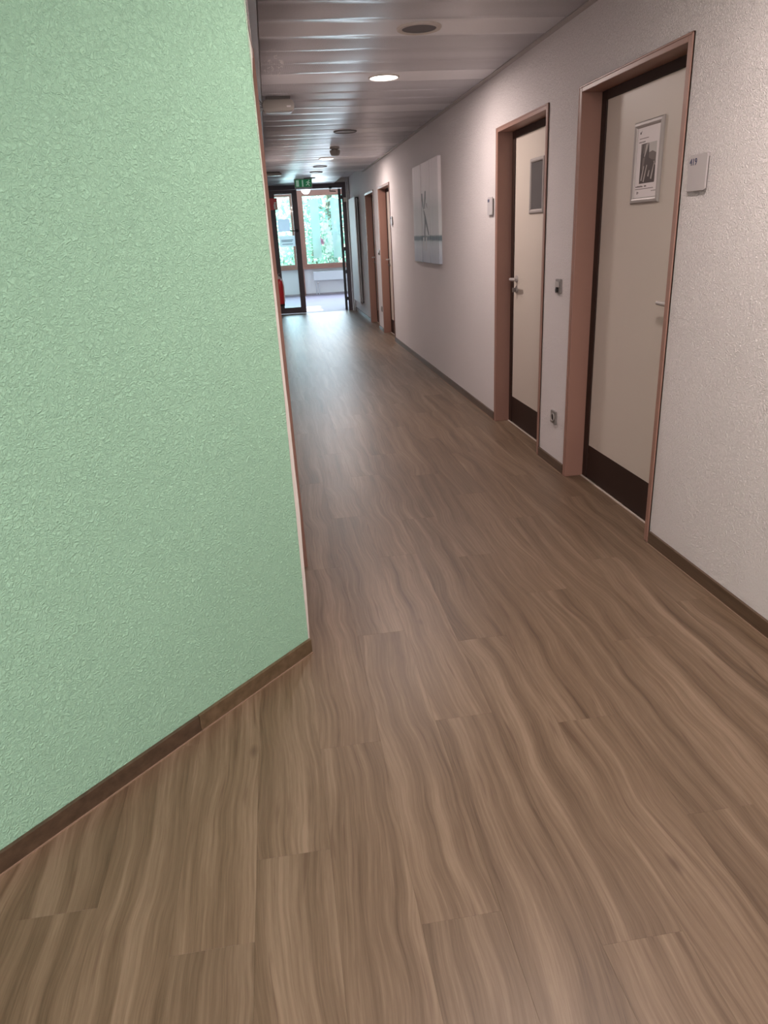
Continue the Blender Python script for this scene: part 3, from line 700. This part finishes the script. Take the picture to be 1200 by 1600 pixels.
ex = thing('exit_sign', (0.69, 13.9, 2.27), 'green emergency exit sign with white door and running figure', 'sign')
build('case', MB().box(0.535, 0.848, 13.90, 13.94, 2.268, ZC + 0.001), M['plate_grey'], ex, bevel=0.003)
build('sign_face', MB().box(0.546, 0.837, 13.897, 13.902, 2.284, 2.408), M['green_sign'], ex)
m = MB().box(0.565, 0.615, 13.8955, 13.8975, 2.296, 2.398).box(0.668, 0.692, 13.8955, 13.8975, 2.292, 2.40)
def poly(mb, pts, y, d): mb.prism([(a, y, b) for a, b in pts], (0, d, 0))
m.lathe([(0.011, 0), (0.011, 0.002)], (0.793, 13.8955, 2.388), (0, 1, 0), 14)
poly(m, [(0.755, 2.372), (0.785, 2.376), (0.795, 2.366), (0.782, 2.338), (0.800, 2.318), (0.797, 2.296), (0.788, 2.296), (0.788, 2.313), (0.768, 2.328), (0.752, 2.312), (0.733, 2.312), (0.733, 2.320), (0.748, 2.322), (0.764, 2.342), (0.770, 2.362), (0.757, 2.362), (0.745, 2.350), (0.739, 2.356)], 13.8955, 0.002)
poly(m, [(0.795, 2.366), (0.806, 2.352), (0.820, 2.352), (0.820, 2.345), (0.802, 2.345), (0.788, 2.356)], 13.8955, 0.002)
build('pictogram', m, M['sign_white'], ex)

# ------------------------------------------------------------------ wall fittings
def switch_plate(y, z, label, cat, name, kindf):
    t = thing(name, (XW, y, z), label, cat, 'grey wall switches and sockets')
    s = 0.040
    build('plate', MB().prism([(XW + 0.002, y - s + a, z - s + b) for a, b in rrect(2 * s, 2 * s, 0.006, 3)], (-0.013, 0, 0)), M['grey_plastic'], t, bevel=0.0025)
    if kindf == 'socket':
        build('socket_ring', MB().lathe([(0.027, 0.0), (0.027, 0.006), (0.021, 0.006), (0.020, -0.001)], (XW - 0.011, y, z), (-1, 0, 0), 28, capped=False), M['grey_plastic_light'], t, smooth=True)
        build('socket_well', MB().lathe([(0.0205, 0.0), (0.0205, 0.0012)], (XW - 0.011, y, z), (-1, 0, 0), 24), M['black'], t)
    else:
        build('rocker', MB().box(XW - 0.018, XW - 0.010, y - 0.026, y + 0.026, z - 0.005, z + 0.028), M['grey_plastic_light'], t, bevel=0.003)
        build('key_barrel', MB().lathe([(0.014, 0), (0.014, 0.010), (0.008, 0.012)], (XW - 0.011, y, z - 0.020), (-1, 0, 0), 18), M['black'], t)
    return t
switch_plate(4.165, 1.100, 'upper grey key switch on the wall strip between the near doors', 'switch', 'key_switch', 'switch')
switch_plate(4.165, 0.320, 'lower grey socket on the wall strip between the near doors', 'socket', 'wall_socket', 'socket')
switch_plate(11.48, 1.185, 'upper small switch on the wall between the far doors', 'switch', 'key_switch', 'switch')
switch_plate(11.50, 0.345, 'lower small socket on the wall between the far doors', 'socket', 'wall_socket', 'socket')

def text_mesh(txt, size):
    cu = bpy.data.curves.new('number', 'FONT'); cu.body = txt; cu.size = size; cu.extrude = 0.0006; cu.resolution_u = 3
    ob = bpy.data.objects.new('tmp', cu); C.objects.link(ob)
    bpy.context.view_layer.update()
    me = bpy.data.meshes.new_from_object(ob.evaluated_get(bpy.context.evaluated_depsgraph_get()))
    bpy.data.objects.remove(ob); bpy.data.curves.remove(cu); return me
def room_plate(y0, y1, z0, z1, txt, label):
    t = thing('room_plate', (XW, (y0 + y1) / 2, z0), label, 'sign', 'grey room plates beside the doors')
    xs = XW - 0.016
    build('plate', MB().prism([(xs, y0 + a, z0 + b) for a, b in rrect(y1 - y0, z1 - z0, 0.010, 5)], (0.007, 0, 0)), M['plate_grey'], t, bevel=0.0012)
    build('spacer', MB().box(xs + 0.006, XW + 0.002, y0 + 0.012, y1 - 0.012, z0 + 0.012, z1 - 0.012), M['rim_dark'], t)
    if txt:
        me = text_mesh(txt, 0.034); o = bpy.data.objects.new('number', me); C.objects.link(o); me.materials.append(M['ink_blue'])
        o.parent = t; o.location = Vector((xs - 0.0006, y1 - 0.010, z1 - 0.036)) - t.location
        o.rotation_euler = Matrix(((0, 0, -1), (-1, 0, 0), (0, 1, 0))).to_euler()
    else:
        m = MB()
        for k in range(3): m.box(xs - 0.0008, xs + 0.001, y1 - 0.016 - 0.016 * k, y1 - 0.006 - 0.016 * k, z1 - 0.034, z1 - 0.014)
        build('number_mark', m, M['ink_blue'], t)
room_plate(2.724, 2.852, 1.528, 1.656, '419', 'grey room plate numbered 419 right of the nearest door')
room_plate(5.485, 5.605, 1.528, 1.650, None, 'grey room plate left of the second door')
room_plate(10.09, 10.20, 1.535, 1.655, None, 'grey room plate right of the third door, beyond the canvases')

# poster frames on the doors
XL = 1.756
def snap_frame(y0, y1, z0, z1, label, content, name):
    t = thing(name, (XL, (y0 + y1) / 2, z0), label, 'poster frame' if content else 'frame', 'snap frames on the doors')
    m = MB(); b = 0.027; d = 0.013
    prof = [(0, 0), (0, 0.006), (0.006, 0.012), (0.016, 0.013), (0.023, 0.010), (b, 0.004), (b, 0)]
    corners = [(y0, z0), (y1, z0), (y1, z1), (y0, z1)]; dirs = [(1, 1), (-1, 1), (-1, -1), (1, -1)]
    vs = []; n = len(prof)
    for (cy, cz), (dy, dz) in zip(corners, dirs):
        for o_, h in prof: vs.append((XL + 0.0005 - h, cy + dy * o_, cz + dz * o_))
    for i in range(4):
        j = (i + 1) % 4
        m2 = MB(); a = vs[i * n:(i + 1) * n] + vs[j * n:(j + 1) * n]
        m2.add(a, [(k, (k + 1) % n, n + (k + 1) % n, n + k) for k in range(n)] + [tuple(range(n)), tuple(range(2 * n - 1, n - 1, -1))])
        build('frame_rail', m2, M['grey_metal'], t)
    yi0, yi1, zi0, zi1 = y0 + b - 0.002, y1 - b + 0.002, z0 + b - 0.002, z1 - b + 0.002
    build('sheet', MB().box(XL - 0.003, XL, yi0, yi1, zi0, zi1), M['paper'] if content else M['slate'], t)
    if content:
        W, H = yi1 - yi0, zi1 - zi0
        def P(u, v): return (XL - 0.0031, yi1 - u * W, zi1 - v * H)   # u from left, v from top
        def quad(mb, pts, mi=0, lift=0.0):
            mb.prism([(P(*p)[0] - lift, P(*p)[1], P(*p)[2]) for p in pts], (0.0004, 0, 0), mi)
        def R4(u0, v0, u1, v1): return [(u0, v0), (u1, v0), (u1, v1), (u0, v1)]
        ph = MB(); quad(ph, R4(0.20, 0.235, 0.86, 0.795), 0)
        quad(ph, [(0.53, 0.235), (0.86, 0.235), (0.86, 0.39), (0.70, 0.355), (0.56, 0.37)], 3, 0.0003)
        quad(ph, [(0.56, 0.37), (0.70, 0.355), (0.86, 0.39), (0.86, 0.50), (0.66, 0.47), (0.56, 0.44)], 1, 0.0003)
        quad(ph, [(0.20, 0.235), (0.27, 0.235), (0.24, 0.34), (0.20, 0.40)], 1, 0.0003)
        quad(ph, [(0.40, 0.25), (0.52, 0.235), (0.46, 0.33), (0.38, 0.42), (0.35, 0.42)], 2, 0.0004)
        quad(ph, [(0.32, 0.25), (0.38, 0.24), (0.34, 0.36), (0.30, 0.38)], 1, 0.0004)
        for a in ((0.26, 0.75, 0.35, 0.55), (0.36, 0.77, 0.48, 0.54), (0.55, 0.70, 0.60, 0.62), (0.68, 0.74, 0.80, 0.50), (0.76, 0.50, 0.84, 0.56)):
            u0, v0, u1, v1 = a; quad(ph, [(u0, v0), (u0 + 0.05, v0 + 0.01), (u1 + 0.03, v1), (u1, v1)], 2, 0.0005)
        quad(ph, [(0.30, 0.44), (0.40, 0.42), (0.36, 0.56), (0.28, 0.60)], 1, 0.0004)
        build('photo_print', ph, [M['photo_dark'], M['photo_mid'], M['photo_pale'], M['photo_sky']], t, label='dark monochrome photograph')
        tx = MB()
        quad(tx, R4(0.10, 0.155, 0.50, 0.163)); quad(tx, R4(0.05, 0.868, 0.84, 0.876))
        for u, v, wd, ht in [(0.11, 0.065, 0.10, 0.03), (0.165, 0.048, 0.03, 0.03)]: quad(tx, R4(u, v, u + wd * 0.5, v + ht))
        rr = random.Random(3); u = 0.08
        while u < 0.36: ww = rr.uniform(0.018, 0.034); quad(tx, R4(u, 0.198 + rr.uniform(0, .005), u + ww, 0.216)); u += ww + 0.010
        u = 0.06
        while u < 0.53:
            ww = rr.uniform(0.022, 0.045)
            if not 0.37 < u < 0.41: quad(tx, R4(u, 0.822 + rr.uniform(0, .008), u + ww, 0.846))
            u += ww + 0.010
        quad(tx, R4(0.13, 0.905, 0.165, 0.945)); quad(tx, R4(0.18, 0.915, 0.21, 0.93))
        for k in range(4): quad(tx, R4(0.76 + 0.05 * k, 0.905, 0.79 + 0.05 * k, 0.918))
        o = build('printed_text', tx, M['ink'], t); o['kind'] = 'stuff'
    return t
snap_frame(3.287, 3.555, 1.508, 1.858, 'silver frame with a printed photo poster on the nearest door', True, 'poster_frame')
snap_frame(4.745, 5.010, 1.512, 1.846, 'silver frame with a blank dark grey sheet on the second door', False, 'blank_frame')

# triptych of canvases
def canvas(y0, y1, label):
    t = thing('wall_canvas', (XW, (y0 + y1) / 2, 1.135), label, 'picture', 'canvases of the pale seascape triptych')
    build('canvas', MB().box(XW - 0.032, XW + 0.001, y0, y1, 1.135, 2.092), M['canvas_print'], t, bevel=0.003)
    return t
c1 = canvas(7.205, 7.592, 'pale seascape canvas nearest the camera, right of the crossed stems')
c2 = canvas(7.604, 8.000, 'middle pale seascape canvas with dark crossed stems')
c3 = canvas(8.030, 8.470, 'pale seascape canvas at the left end of the three')
xs = XW - 0.0325
def stroke(name, mt, pts, ws):
    mb = MB()
    for (ya, za), (yb, zb), w0, w1 in zip(pts[:-1], pts[1:], ws[:-1], ws[1:]):
        mb.prism([(xs, ya - w0 * 1.35, za), (xs, ya + w0 * 1.35, za), (xs, yb + w1 * 1.35, zb), (xs, yb - w1 * 1.35, zb)], (0.0006, 0, 0))
    o = build(name, mb, M[mt], c2); o['kind'] = 'stuff'; return o
stroke('painted_stem', 'stroke', [(7.975, 1.81), (7.965, 1.75), (7.925, 1.68), (7.905, 1.655)], (0.016, 0.024, 0.018, 0.010))
stroke('painted_stem', 'stroke', [(7.80, 1.825), (7.82, 1.75), (7.855, 1.66)], (0.018, 0.026, 0.012))
stroke('painted_stem', 'stroke', [(7.90, 1.648), (7.84, 1.59), (7.76, 1.50), (7.67, 1.405)], (0.012, 0.024, 0.026, 0.016))
stroke('painted_stem', 'stroke', [(7.86, 1.60), (7.84, 1.52), (7.87, 1.43), (7.86, 1.36)], (0.006, 0.020, 0.022, 0.016))
stroke('painted_stem', 'stroke', [(7.755, 1.71), (7.725, 1.66)], (0.010, 0.006))
stroke('pale_stem', 'stroke_pale', [(7.93, 1.385), (7.94, 1.33), (7.945, 1.25)], (0.026, 0.024, 0.010))
stroke('pale_stem', 'stroke_pale', [(7.79, 1.385), (7.80, 1.33), (7.815, 1.25)], (0.024, 0.020, 0.010))

# tall radiator, pipes
rt = thing('tall_radiator', (1.6, 14.3, 0.25), 'tall narrow white radiator panel on the far right wall', 'radiator')
build('panel', MB().box(1.568, 1.586, 13.80, 14.78, 0.255, 2.09), M['radiator_white'], rt, bevel=0.004)
build('back_panel', MB().box(1.600, 1.622, 13.82, 14.76, 0.265, 2.07), M['radiator_grey'], rt, bevel=0.004)
build('bracket', MB().box(1.58, XW - 0.0005, 13.84, 13.88, 0.255, 0.285), M['black'], rt)
build('bracket', MB().box(1.58, XW - 0.0005, 13.84, 13.88, 2.05, 2.085), M['black'], rt)
build('valve', MB().lathe([(0.014, 0), (0.016, 0.04)], (1.605, 13.86, 0.225), (0, 0, 1), 12), M['steel'], rt)
pp = thing('heating_pipes', (1.60, 15.2, 0), 'pair of white heating pipes in the far right corner', 'pipe')
for x, y in ((1.615, 15.22), (1.585, 15.25)): build('pipe', MB().tube([(x, y, 0.0), (x, y, 2.512)], 0.012, 10), M['radiator_white'], pp)
build('clamp', MB().box(1.57, XW, 15.205, 15.235, 2.22, 2.24), M['steel'], pp)

# fire extinguisher and its sign
fx = thing('fire_extinguisher', (0.095, 13.5, 0.32), 'red fire extinguisher hung beside the far glazed door', 'extinguisher')
build('cylinder', MB().lathe([(0.055, 0.34), (0.064, 0.345), (0.068, 0.37), (0.068, 0.70), (0.060, 0.745), (0.035, 0.775), (0.022, 0.785)], (0.098, 13.5, 0), (0, 0, 1), 24), M['red'], fx, smooth=True)
build('base_cap', MB().lathe([(0.066, 0.32), (0.069, 0.36)], (0.098, 13.5, 0), (0, 0, 1), 24), M['black'], fx)
build('label_band', MB().lathe([(0.0688, 0.45), (0.0688, 0.66)], (0.098, 13.5, 0), (0, 0, 1), 24, capped=False), M['red'], fx)
build('valve_head', MB().box(0.075, 0.121, 13.48, 13.52, 0.785, 0.83).tube([(0.09, 13.5, 0.83), (0.085, 13.5, 0.865), (0.12, 13.46, 0.88)], 0.007, 8), M['grey_metal'], fx)
build('hose', MB().tube([(0.115, 13.49, 0.81), (0.155, 13.46, 0.78), (0.172, 13.46, 0.66), (0.170, 13.46, 0.48), (0.165, 13.46, 0.40)], 0.010, 8), M['pale_white'], fx)
build('wall_bracket', MB().box(0.004, 0.05, 13.485, 13.515, 0.70, 0.73).box(0.006, 0.016, 13.46, 13.54, 0.6, 0.76), M['black'], fx)
fs = thing('fire_sign', (0.1, 13.5, 1.92), 'red fire extinguisher sign sticking out from the far left wall', 'sign')
build('plate', MB().box(0.004, 0.196, 13.50, 13.506, 1.922, 2.106), M['red'], fs)
m = MB().box(0.135, 0.165, 13.4985, 13.5005, 1.935, 2.01).box(0.143, 0.157, 13.4985, 13.5005, 2.01, 2.03).box(0.143, 0.180, 13.4985, 13.5005, 2.03, 2.042).box(0.160, 0.182, 13.4985, 13.5005, 1.94, 1.96)
m.prism([(0.172, 13.4985, 1.965), (0.180, 13.4985, 1.965), (0.184, 13.4985, 2.005), (0.174, 13.4985, 2.035), (0.168, 13.4985, 2.03), (0.176, 13.4985, 2.0)], (0, 0.002, 0))
build('pictogram', m, M['pale_white'], fs)
